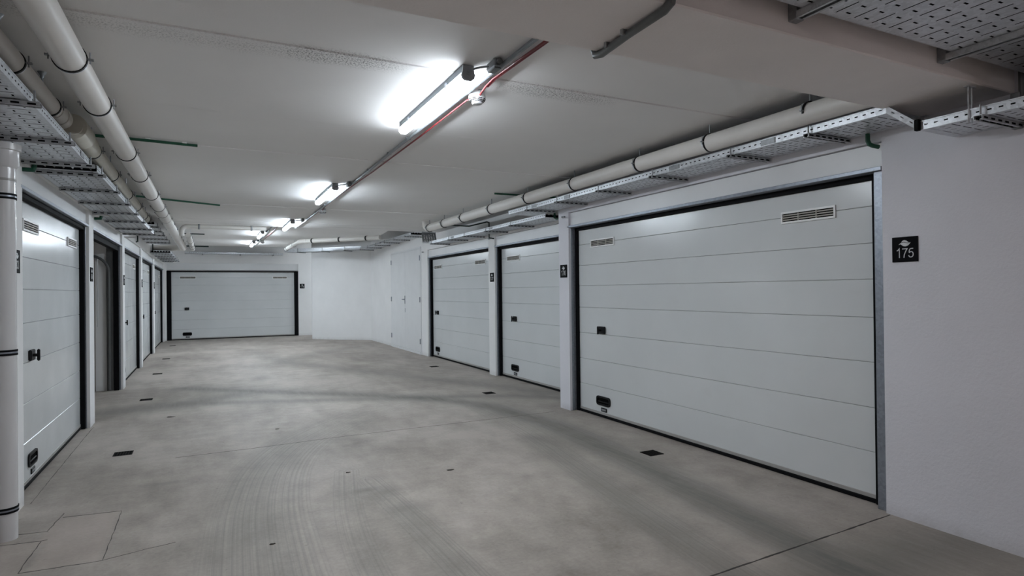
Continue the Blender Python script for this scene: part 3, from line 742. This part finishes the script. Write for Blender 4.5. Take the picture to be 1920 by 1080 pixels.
run('red_cable', red2, .0068, M['red'], 'red detector cable between the first and second smoke detectors', 'cable')
run('red_cable', [(1.49, 9.40, zc - .012), (1.478, 9.6, zc), (1.47, 11.0, zc), (1.45, 12.15, zc)], .0068, M['red'], 'dark red cable running up to the ceiling step', 'cable')
run('red_cable', [(1.265, 12.3, ZU - .008), (1.255, 15, ZU - .008), (1.225, 17.22, ZU - .012)], .0068, M['red'], 'red cable on the raised far ceiling', 'cable')
for (x, y, z, lab, lx) in ((1.432, 3.0, ZC, 'small grey junction box behind the lamp by the deep beam', 1.295), (1.44, 6.98, ZC, 'small grey junction box at the second lamp', 1.285), (1.42, 10.72, ZC, 'small grey junction box at the third lamp', 1.245), (1.13, 14.42, ZU, 'small grey junction box at the first far lamp', 1.03), (1.125, 17.05, ZU, 'small grey junction box at the last lamp', 1.02)):
    t = thing('junction_box', lab, 'box', (x - .030, y, z - .006), 0, 'junction boxes along the ceiling conduit')
    MB().box(-.025, .025, -.05, .05, -.045, 0, .006).build('case', M['conduit'], t)
    MB().box(-.022, .022, -.046, .046, -.052, -.044, .004).build('lid', M['conduit_dk'], t)
    for sy_ in (-1, 1): MB().tube([(.0, sy_ * .05, -.02), (.0, sy_ * .075, -.02)], .015, 10).build('gland', M['conduit_dk'], t)
    MB().tube([(-.03, .01, -.028), (-.07, .04, -.030), (lx - x + .03, .08, -.036), (lx - x + .03, .106, -.039)], .006, 8).build('lead', M['conduit'], t)
# conduit that wraps the deep beam
hk = [(1.500, 2.182, ZC), (1.500, 2.182, 2.50), (1.501, 2.170, 2.470), (1.503, 2.13, ZB - .018), (1.485, 1.92, ZB - .018), (1.478, 1.70, ZB - .018), (1.477, 1.665, 2.475), (1.478, 1.655, 2.52), (1.48, 1.655, ZC)]
run('conduit', hk, .0165, M['conduit_dk'], 'grey conduit bent under the deep beam', 'conduit', n=12, clips=[(1.487, 1.93, ZB - .014), (1.500, 2.06, ZB - .014)])

# ------------------------------------------------------------------ drain pipes under the ceiling
def pipe_run(label, pts, r, clamps, mat='pvc', sleeves=(), rod_top=ZC, group='white drain pipes under the ceiling', rods=None):
    t = thing('drain_pipe', label, 'pipe', pts[0], 0, group); o0 = Vector(pts[0])
    MB().tube([Vector(p) - o0 for p in pts], r, 28).build('pipe', M[mat], t)
    for (a, b, rr) in sleeves:
        a, b = Vector(a) - o0, Vector(b) - o0; d = (b - a).normalized()
        MB().tube([a, a + d * .012, b - d * .012, b], [rr * .96, rr, rr, rr * .96], 28).build('sleeve', M['pvc_old' if mat == 'pvc_old' else mat], t)
    for c in clamps:
        c = Vector(c) - o0
        k = MB().ring((c.x, c.y, c.z), 1, r - .001, .016, .006).build('clamp', M['blackplastic'], t)
        MB().ring((c.x, c.y + .017, c.z), 1, r - .001, .020, .0035).build('clamp_band', M['galv'], k)
        for sx in (-1, 1):
            e = MB(); xx = c.x + sx * (r + .014)
            e.box(xx - .014, xx + .014, c.y - .008, c.y + .008, c.z - .004, c.z + .004)
            e.build('clamp_ear', M['galv_dark'], k)
            MB().tube([(xx, c.y, c.z - .020), (xx, c.y, c.z + .035)], .0035, 6).build('screw', M['galv_dark'], k)
        if rods is None: MB().tube([(c.x, c.y, c.z + r), (c.x, c.y, rod_top - o0.z)], .005, 6).build('hanger', M['galv_dark'], k)
    for q in rods or ():
        c = Vector(q) - o0; h = rod_top - q[2]
        MB().tube([(c.x, c.y, c.z + r), (c.x, c.y, c.z + h)], .006, 8).lathe([(.022, h), (.024, h - .004), (.010, h - .024), (.008, h - .040)], 12, (c.x, c.y, c.z)).build('hanger', M['galv_dark'], t)
    return t
def arc(c, r, a0, a1, u, v, n=7):
    c, u, v = Vector(c), Vector(u), Vector(v)
    return [tuple(c + u * r * math.cos(a0 + (a1 - a0) * i / n) + v * r * math.sin(a0 + (a1 - a0) * i / n)) for i in range(n + 1)]
RP = .0635
xb = lambda y: -.594 - .0012 * (y - 3)
BZ = 2.579; RB = .068
pts = [(xb(-6), -6, BZ), (xb(0), 0, BZ), (xb(8), 8, BZ), (xb(16.5), 16.5, BZ)]
pts += [(p[0], p[1], p[2]) for p in arc((xb(16.5) - .18, 16.5, BZ), .18, 0, HP, (1, 0, 0), (0, 1, 0))] + [(-1.25, 16.68, BZ)]
pipe_run('thick white drain pipe in black clamps along the ceiling before the garage row', pts, RB, [(xb(y * 1.07), y * 1.07, BZ) for y in (2.3, 3.25, 3.98, 5.24, 6.18, 7.32, 8.3, 8.95, 9.6, 10.3, 11.15, 12.0, 12.7, 13.45, 14.3, 15.2)],
         sleeves=[((xb(4.02), 4.02, BZ), (xb(4.2), 4.2, BZ), RP + .004)][:0])
SZ = 2.57
pipe_run('white drain pipe above the cable tray, ending at a socket', [(-.848, -6, SZ), (-.848, 4.5, SZ)], .055, [(-.848, 2.4, SZ), (-.848, 3.62, SZ), (-.848, 4.38, SZ)], sleeves=[((-.848, 4.44, SZ), (-.848, 4.58, SZ), .062), ((-.848, 4.58, SZ), (-.848, 4.68, SZ), .067)], rods=[(-.848, 3.43, SZ), (-.848, 4.22, SZ)])
SZ = 2.545
pipe_run('yellowed white drain pipe starting at a wide sleeve behind the thick pipe', [(-.80, 4.72, SZ), (-.80, 5.3, SZ), (-.845, 10.15, SZ)], .060, [(-.805, 5.48, SZ), (-.812, 6.5, SZ), (-.822, 7.7, SZ), (-.832, 8.7, SZ), (-.84, 9.65, SZ), (-.845, 10.1, SZ)], mat='pvc_old',
         sleeves=[((-.80, 4.74, SZ), (-.80, 5.05, SZ), .085), ((-.80, 5.05, SZ), (-.80, 5.32, SZ), .070), ((-.813, 6.58, SZ), (-.815, 6.85, SZ), .064)])
pipe_run('short white pipe beside the end of the thick drain pipe', [(-.40, 13.3, 2.60), (-.42, 17.3, 2.60)], .05, [(-.407, 14.8, 2.6), (-.412, 15.8, 2.6), (-.417, 16.7, 2.6)], rod_top=ZU)
# cross pipe just beyond the ceiling step
cp_ = [(.95, 12.5, 2.70), (-.38, 12.5, 2.70)] + arc((-.38, 12.5, 2.60), .10, HP, math.pi, (1, 0, 0), (0, 0, 1)) + [(-.48, 12.5, 2.52)]
t = thing('drain_pipe', 'thin white pipe crossing just beyond the ceiling step', 'pipe', (0, 12.5, 2.70), 0, 'white drain pipes under the ceiling')
MB().tube([Vector(p) - Vector((0, 12.5, 2.70)) for p in cp_], .042, 20).build('pipe', M['pvc'], t)
for xx in (-.20, .69): MB().box(xx - .016, xx + .016, -.055, .055, -.05, .16, .004).build('hanger_bracket', M['galv_dark'], t)
# pipe along the right side
RX, RZ = 3.45, 2.577; RQ = .067
rp = [(RX - .005, 2.12, RZ - .01), (RX, 4, RZ), (RX + .01, 10.25, RZ + .005)] + [(RX + .01, 10.25 + .13 * math.sin(a), RZ + .005 + .13 * (1 - math.cos(a))) for a in [HP * k / 7 for k in range(1, 8)]] + [(RX + .01, 10.38, ZC)]
pipe_run('white drain pipe running to the deep beam above the perforated tray', rp, RQ, [(RX, y, RZ) for y in (2.60, 3.47, 4.32, 5.41, 6.46, 7.52, 8.56, 9.40, 10.15)], sleeves=[((RX, 4.5, RZ), (RX, 4.8, RZ), RQ + .002)])
# angled pipe below the raised ceiling
ap = [(1.95, 18.6, 2.74), (1.98, 17.4, 2.75), (2.02, 16.2, 2.77), (2.12, 16.02, 2.77), (3.50, 14.45, 2.765), (3.62, 14.31, 2.765)]
t = pipe_run('white drain pipe turning a corner below the raised ceiling', ap, .055, [(1.955, 18.3, 2.742), (2.0, 17.1, 2.752)], rod_top=ZU)
for k in (.12, .52, .9):
    p = Vector((2.12, 16.02, 2.77)).lerp(Vector((3.5, 14.45, 2.765)), k) - Vector(ap[0]); d = Vector((1.38, -1.57, 0)).normalized()
    MB().tube([p - d * .02, p + d * .02], .061, 24).build('clamp', M['blackplastic'], t)
MB().tube([Vector(ap[2]) - Vector(ap[0]) + Vector((0, .06, 0)), Vector(ap[3]) - Vector(ap[0]) + Vector((.05, -.06, 0))], .062, 20).build('elbow', M['pvc'], t)
# downpipe on the -X side
DX, DY = -1.115, 4.585
t = thing('downpipe', 'glossy white downpipe standing on the floor beside sign 83', 'pipe', (DX, DY, 0))
MB().tube([(0, 0, 0), (0, 0, 2.366)], .062, 32).build('pipe', M['pvcwhite'], t)
MB().lathe([(.064, 2.22), (.078, 2.24), (.080, 2.32), (.090, 2.325), (.090, 2.362), (.064, 2.368)], 32).build('socket', M['pvcwhite'], t)
MB().lathe([(.0635, 2.14), (.0645, 2.145), (.0645, 2.15), (.0635, 2.155)], 32).build('joint_line', M['strip'], t)
for zz in (.180, 1.115, 2.048):
    k = MB().ring((0, 0, zz), 2, .0615, .010, .004, 32).build('band', M['alu'], t)
    for dz in (-.011, .011): MB().ring((0, 0, zz + dz), 2, .0615, .012, .0045, 32).build('band_rubber', M['black'], k)

# ------------------------------------------------------------------ perforated cable trays
def grid_holes(xs, ys, holes, z, th):
    """flat plate with rectangular holes, as a cell grid: holes = [(x0,x1,y0,y1)]"""
    xs = sorted(set(round(v, 5) for v in xs) | set(round(h[k], 5) for h in holes for k in (0, 1)))
    ys = sorted(set(round(v, 5) for v in ys) | set(round(h[k], 5) for h in holes for k in (2, 3)))
    xi = {v: i for i, v in enumerate(xs)}; yi = {v: i for i, v in enumerate(ys)}
    keep = np.ones((len(xs) - 1, len(ys) - 1), bool)
    for h in holes: keep[xi[round(h[0], 5)]:xi[round(h[1], 5)], yi[round(h[2], 5)]:yi[round(h[3], 5)]] = False
    ny = len(ys); v = [(x, y, z) for x in xs for y in ys]
    f = [(i * ny + j, i * ny + j + 1, (i + 1) * ny + j + 1, (i + 1) * ny + j) for i in range(len(xs) - 1) for j in range(ny - 1) if keep[i, j]]
    used = sorted({k for q in f for k in q}); mp = {k: i for i, k in enumerate(used)}
    return [v[k] for k in used], [tuple(mp[k] for k in q) for q in f]

def rail_holes(s0, s1, z0, h, pitch=.05, ww=.020, hh=.007):
    out = []; s = s0 + pitch * .6
    while s + ww < s1 - .01: out.append((s, s + ww, z0 + h * .55 - hh / 2, z0 + h * .55 + hh / 2)); s += pitch
    return out

def tray(label, loc, rotz, length, width, h=.045, brackets=(), joints=(), bname='bracket', post=None, big=False, arm=None, cables=True, steel='galv'):
    """tray along local +x from 0 to length; width along local y from 0 (corridor-side rail) to width; z 0 = underside"""
    t = thing('cable_tray', label, 'cable tray', loc, rotz, 'perforated steel cable trays')
    holes = []
    pitch = .10 if not big else .115; x = pitch * .5; k = 0
    rows = 3
    seg = (width - .03) / rows
    while x < length - .03:
        for r in range(rows):
            y0 = .015 + r * seg + seg * .12
            holes.append((x, x + .007, y0, y0 + seg * .76))
        xm = x + pitch / 2
        if xm < length - .03:
            for r in range(rows):
                for q in (.25, .75):
                    yc = .015 + r * seg + seg * q
                    holes.append((xm - .014, xm + .014, yc - .0045, yc + .0045))
        x += pitch; k += 1
    v, f = grid_holes([0, length], [0, width], holes, 0, 0)
    MB().add(v, f).build('tray_bottom', M[steel], t)
    for y in (0, width):
        v2, f2 = grid_holes([0, length], [0, h], rail_holes(0, length, 0, h, ww=.020 if not big else .026, hh=.0075), 0, 0)
        MB().add([(a, y, b) for a, b, _ in v2], f2).build('side_rail', M['galv'], t)
        MB().box(0, length, y - .004, y + .004, h - .003, h + .003).build('rail_lip', M['galv'], t)
        MB().box(0, length, y - .0015, y + .0015, -.001, .004).build('rail_foot', M['galv'], t)
    if cables:  # unseen black cables, added so the tray holes look dark from below
        nc = max(3, int(width / .055))
        for c in range(nc):
            yc = width * (c + .5) / nc; rr = width / nc * .42
            MB().tube([(.12, yc, rr + .004), (length * .5, yc + random.uniform(-.002, .002), rr + .004), (length - .12, yc, rr + .004)], rr, 8).build('added_dark_cable', M['black'], t)
    aw = width if arm is None else arm
    for b in brackets:
        k = MB(); y0, y1 = -.045, aw
        # strut channel below the tray, open downwards
        k.box(b - .020, b + .020, y0, y1, -.006, -.002).box(b - .020, b - .017, y0, y1, -.026, -.006).box(b + .017, b + .020, y0, y1, -.026, -.006)
        k.box(b - .017, b - .009, y0, y1, -.026, -.023).box(b + .009, b + .017, y0, y1, -.026, -.023)
        k = k.build(bname, M['strut'], t)
        n = max(2, int((y1 - y0) / .06))
        for j in range(n):
            yy = y0 + (j + .5) * (y1 - y0) / n
            MB().box(b - .0215, b + .0215, yy - .017, yy + .017, -.020, -.011).build('strut_slot', M['blackdeep'], k)
        if post: MB().box(b - .021, b + .021, aw - .04, aw, post[0], post[1], .003).build('bracket_post', M['galv_dark'], k)
        MB().tube([(b, -.02, -.03), (b, -.02, h + .01)], .005, 6).build('bracket_bolt', M['galv_dark'], k)
    for b in joints:
        MB().box(b - .06, b + .06, -.006, -.001, .004, h - .004, .001).build('joint_plate', M['galv_dark'], t)
    return t
# along the -Y wall: local +x must run along the wall; local y=0 is the corridor-side rail.
# right-hand wall (rotz = +90deg: x -> +Y, y -> -X) would put the rail at the wall, so use rotz=-90 (x -> -Y, y -> +X)
def tray_right(label, X, Yfar, Ynear, width, z, br, jt, **kw):
    return tray(label, (X, Yfar, z), -HP, Yfar - Ynear, width, brackets=[Yfar - b for b in br], joints=[Yfar - b for b in jt], **kw)
tray_right('perforated tray under the white drain pipe over the widest door', 3.475, 7.05, 2.13, .375, 2.447, (2.62, 3.27, 4.16, 4.98, 5.79, 6.50), (2.95, 3.9, 5.6, 6.35))
tray_right('lower perforated tray past the deep beam on the stippled wall', 3.50, 1.97, .2, .355, 2.312, (1.66, .8), (), post=(-.03, .16))
# short dropped piece that ducks the tray under the beam
t = thing('cable_tray', 'short sloping tray piece ducking under the deep beam', 'cable tray', (3.475, 2.13, 2.447), -HP, 'perforated steel cable trays')
dy, dz = .16, -.135
ln = math.hypot(dy, dz)
v, f = grid_holes([0, ln], [0, .37], [(.05, .06, .03, .11), (.05, .06, .14, .22), (.05, .06, .25, .33), (.12, .13, .03, .11), (.12, .13, .14, .22), (.12, .13, .25, .33)], 0, 0)
MB().add([(a / ln * dy, b + a / ln * .022, a / ln * dz) for a, b, _ in v], f).build('tray_bottom', M['galv'], t)
for y in (0, .37):
    v2, f2 = grid_holes([0, ln], [0, .045], rail_holes(0, ln, 0, .045, .06), 0, 0)
    MB().add([(a / ln * dy, y + a / ln * .022, a / ln * dz + b) for a, b, _ in v2], f2).build('side_rail', M['galv'], t)
MB().box(dy - .012, dy + .014, .002, .030, dz - .004, dz + .058, .004).build('joint_plate', M['black'], t)
tray_right('perforated tray high over the two set-back garage doors', 3.97, 11.72, 6.95, .38, 2.425, (7.95, 8.85, 9.78, 10.55, 11.52), (8.7, 10.4))
# upright offcut at the end of that tray
t = tray('upright perforated tray end hanging above the set-back garage door', (3.86, 11.80, 2.45), math.radians(-4), .30, .24, brackets=(), cables=False, steel='galv_dark')
t.rotation_euler = (math.radians(62), 0, math.radians(-4))
tray_right('perforated tray high beside the double steel door', 3.95, 18.05, 12.9, .38, 2.722, (13.3, 14.22, 15.13, 16.03, 16.97, 17.88), (15.6,))
tray('bright perforated tray along the angled far wall', (2.05, 20.05, 2.735), math.radians(-45), 2.75, .36, h=.10, brackets=(.5, 1.4, 2.2))
tray('perforated tray along the end wall above the framed door', (2.2, 21.42, 2.742), math.pi, 2.9, -.0 + .37, brackets=()).rotation_euler = (0, 0, 0)
t = [o for o in bpy.data.objects if o.get('label', '').startswith('perforated tray along the end wall')][0]; t.location = (-.75, 21.42, 2.742)
for b in (.5, 1.6, 2.6):
    MB().box(b - .018, b + .018, -.03, .37, -.03, -.002, .003).build('bracket', M['galv_dark'], t)
# -X side trays: rotz = +90 : x -> +Y, y -> -X, so local y=0 is the corridor-side rail
def tray_left(label, X, Y0, Y1, width, z, br, jt, **kw):
    return tray(label, (X, Y0, z), HP + LA * .6, Y1 - Y0, width, brackets=[b - Y0 for b in br], joints=[b - Y0 for b in jt], **kw)
tray_left('perforated tray above the downpipe', -.772, .2, 5.33, .41, 2.402, (1.2, 2.3, 3.68, 4.53, 5.27), (5.05,))
tray_left('perforated tray over door 83 and the open garage', -.775, 5.50, 10.9, .40, 2.392, (5.60, 6.45, 7.30, 8.12, 9.02, 10.0, 10.8), (7.35,))
tray_left('perforated tray beyond the open garage beside the thick drain pipe', -.80, 11.0, 15.3, .40, 2.56, (11.3, 12.1, 12.9, 13.8, 14.7), ())
tray_left('perforated tray in the far corner past the end of the thick drain pipe', -.86, 16.2, 20.6, .40, 2.43, (16.5, 17.4, 18.3, 19.2, 20.1), ())
# tray on the near face of the beam: along X, underside seen from below
t = tray('broad perforated tray on struts along the near face of the deep beam', (3.80, 1.205, 2.562), 0, 3.6, .41, big=True, brackets=(), joints=())
t.location = (.25, 1.205, 2.562)
for bx in (1.08, 2.125, 3.165):
    b = bx - .25; k = MB(); y0, y1 = -.05, .475
    k.box(b - .022, b + .022, y0, y1, -.006, -.002).box(b - .022, b - .019, y0, y1, -.030, -.006).box(b + .019, b + .022, y0, y1, -.030, -.006)
    k.box(b - .019, b - .010, y0, y1, -.030, -.027).box(b + .010, b + .019, y0, y1, -.030, -.027)
    k = k.build('bracket', M['strut'], t)
    for j in range(8): MB().box(b - .007, b + .007, .0 + j * .055, .030 + j * .055, -.0075, -.0055).build('strut_slot', M['blackdeep'], k)
    MB().box(b - .024, b + .024, .435, .475, -.034, .12, .003).build('bracket_post', M['galv_dark'], k)
    MB().tube([(b + .01, .44, -.015), (b + .01, .425, -.015)], .009, 8).build('bracket_bolt', M['galv_dark'], k)
for yy in (.10, .30): MB().tube([(1.36 + yy * .2, yy, -.012), (1.36 + yy * .2, yy, .04)], .004, 6).build('tray_screw', M['galv_dark'], t)
run('green_pipe', [(.3, 1.150, 2.595), (3.85, 1.150, 2.595)], .016, M['green'], 'dark green pipe along the edge of the broad tray', 'pipe', clips=[(2.79, 1.150, 2.595)], clipmat='black')
# a thin insulated line clipped at the beam/wall corner
run('conduit', [(3.84, 1.64, 2.30), (3.84, 1.64, 2.70)], .013, M['conduit_dk'], 'dark upright conduit in the corner of beam and wall', 'conduit')
# tray hanger over the low tray under the beam
t = thing('hanger_rod', 'stirrup hanger holding the lower tray under the deep beam', 'rod', (3.51, 1.72, ZB), 0, 'hanger rods for the trays')
for dx in (-.016, .016): MB().tube([(dx, 0, 0), (dx, 0, -.19)], .004, 6).build('rod', M['galv'], t)
MB().box(-.035, .035, -.012, .012, -.006, 0).build('plate', M['galv'], t)

# ------------------------------------------------------------------ small green and dark pipes
def small_pipe(label, pts, r=.012, mat='green', clips=()):
    return run('green_pipe', pts, r, M[mat], label, 'pipe', clips=clips, clipname='white_clip', clipmat='vent', group='small dark green pipes')
small_pipe('green pipe crossing the ceiling behind the thick drain pipe', [(-1.2, 5.64, ZC - .021), (-.55, 5.66, ZC - .021), (-.098, 5.70, ZC - .021)], clips=[(-.19, 5.69, ZC - .010), (-.45, 5.665, ZC - .004)])
small_pipe('green pipe crossing the ceiling second along the thick drain pipe', [(-1.2, 8.7, ZC - .021), (-.575, 9.06, ZC - .021), (.11, 9.40, ZC - .021)])
small_pipe('short dark pipe under the raised ceiling by the thin companion pipe', [(-.75, 15.8, ZU - .012), (-.14, 15.85, ZU - .012)], .014, 'greydk')
small_pipe('dark pipe at the edge of the raised ceiling', [(-.8, 19.75, ZU - .02), (-.07, 19.78, ZU - .02)], .02, 'greydk')
small_pipe('short green pipe poking out behind the drain pipe over the projecting pillar', [(3.25, 6.99, ZC - .021), (3.72, 6.98, ZC - .021), (4.34, 6.97, ZC - .021)], clips=[(3.42, 6.988, ZC - .004)])
small_pipe('dark pipe bent above the set-back garage doors', [(3.62, 9.95, 2.62), (4.0, 9.66, 2.58), (4.2, 9.36, 2.63), (4.24, 9.36, 2.62), (4.24, 9.36, 2.36), (4.33, 9.36, 2.35)], .012, 'greydk')
small_pipe('green elbow pipe hanging over the corner of the widest door', [(3.80, 2.45, 2.440), (3.80, 2.45, 2.395), (3.808, 2.445, 2.372), (3.83, 2.435, 2.362), (3.865, 2.42, 2.355)], .014)
small_pipe('green elbow pipe on the far side of the projecting pillar', [(4.10, 6.93, 2.60), (4.10, 6.93, 2.42), (4.10, 6.88, 2.40), (4.10, 6.45, 2.385)], .013)
x, y = L(-1.2, 5.33); small_pipe('green pipe stub over the near corner of door 83', [(x - .01, y, 2.345), (x + .05, y, 2.345), (x + .055, y + .01, 2.375), (x + .055, y + .01, 2.388)], .016)
x, y = L(-1.2, 8.42); small_pipe('green pipe stub over the open garage', [(x - .01, y, 2.345), (x + .05, y, 2.345), (x + .055, y + .01, 2.37), (x + .055, y + .01, 2.386)], .016)
x, y = L(-1.2, 21.3); small_pipe('dark pipe stub in the corner over the end door', [(x - .05, y, 2.47), (x + .25, y + .02, 2.47)], .018, 'greydk')
for s in (13.0, 16.6):
    x, y = L(-1.2, s)
    small_pipe('dark drop pipe high on the wall %s' % ('over the door just past the open garage' if s < 14 else 'over the second door past the open garage'), [(x + .03, y, 2.66), (x + .03, y, 2.44), (x + .0, y, 2.425)], .014, 'greydk')

# ------------------------------------------------------------------ floor drains, bits on the floor
def drain(x, y, rz, label):
    t = thing('drain_grate', label, 'drain', (x, y, 0), rz, 'square drain grates in the floor')
    h = .075
    MB().box(-h, h, -h, h, .0003, .0015).build('pit', M['blackdeep'], t)
    e = MB()
    e.box(-h, h, -h, -h + .010, .0003, .004).box(-h, h, h - .010, h, .0003, .004).box(-h, -h + .010, -h + .010, h - .010, .0003, .004).box(h - .010, h, -h + .010, h - .010, .0003, .004)
    e.build('rim', M['drain'], t)
    for k in range(5):
        xx = -h + .010 + (k + 1) * (2 * h - .020) / 6
        MB().box(xx - .0045, xx + .0045, -h + .010, h - .010, .0012, .0035).build('bar', M['drain'], t)
    return t
drain(-.735, 6.535, 0, 'dark drain grate in front of door 83')
drain(-.82, 9.73, 0, 'dark drain grate in front of the open garage')
drain(-.90, 12.80, 0, 'drain grate in front of the door just past the open garage')
drain(-.93, 15.68, 0, 'drain grate in front of the second door past the open garage')
drain(-1.0, 19.52, 0, 'drain grate by the far corner before the end door')
drain(3.477, 4.237, 0, 'dark drain grate in front of the widest door')
drain(3.52, 7.84, 0, 'dark drain grate in front of the half hidden door')
drain(3.845, 11.14, 0, 'dark drain grate in front of the door by the double steel door')
def debris(x, y, s, label):
    n = 9; mb = MB(); ph = random.random() * 6
    ring = [(x + s * (1 + .4 * math.sin(3 * a + ph)) * math.cos(a), y + s * .6 * (1 + .3 * math.cos(2 * a + ph)) * math.sin(a)) for a in [2 * math.pi * k / n for k in range(n)]]
    v = [(p, q, .0006) for p, q in ring] + [(p * .7 + x * .3, q * .7 + y * .3, .004 + .003 * random.random()) for p, q in ring] + [(x, y, .005)]
    f = [(i, (i + 1) % n, n + (i + 1) % n, n + i) for i in range(n)] + [(n + i, n + (i + 1) % n, 2 * n) for i in range(n)] + [tuple(reversed(range(n)))]
    mb.add(v, f); tag(mb.build('dry_leaf', M['leafdry']), label, 'leaf', 'scraps of dry leaf on the floor')
debris(-.452, 8.211, .045, 'dark scrap of leaf on the floor between the first two drains')
debris(.97, 4.95, .018, 'dry leaf scrap on the floor under the first lamp')
debris(1.72, 4.62, .03, 'pale edged leaf scrap in the middle of the floor')
debris(.62, 6.9, .02, 'dry leaf scrap beyond the saw cut')
debris(.30, 3.75, .016, 'small leaf scrap among the tyre marks')

fix_normals()
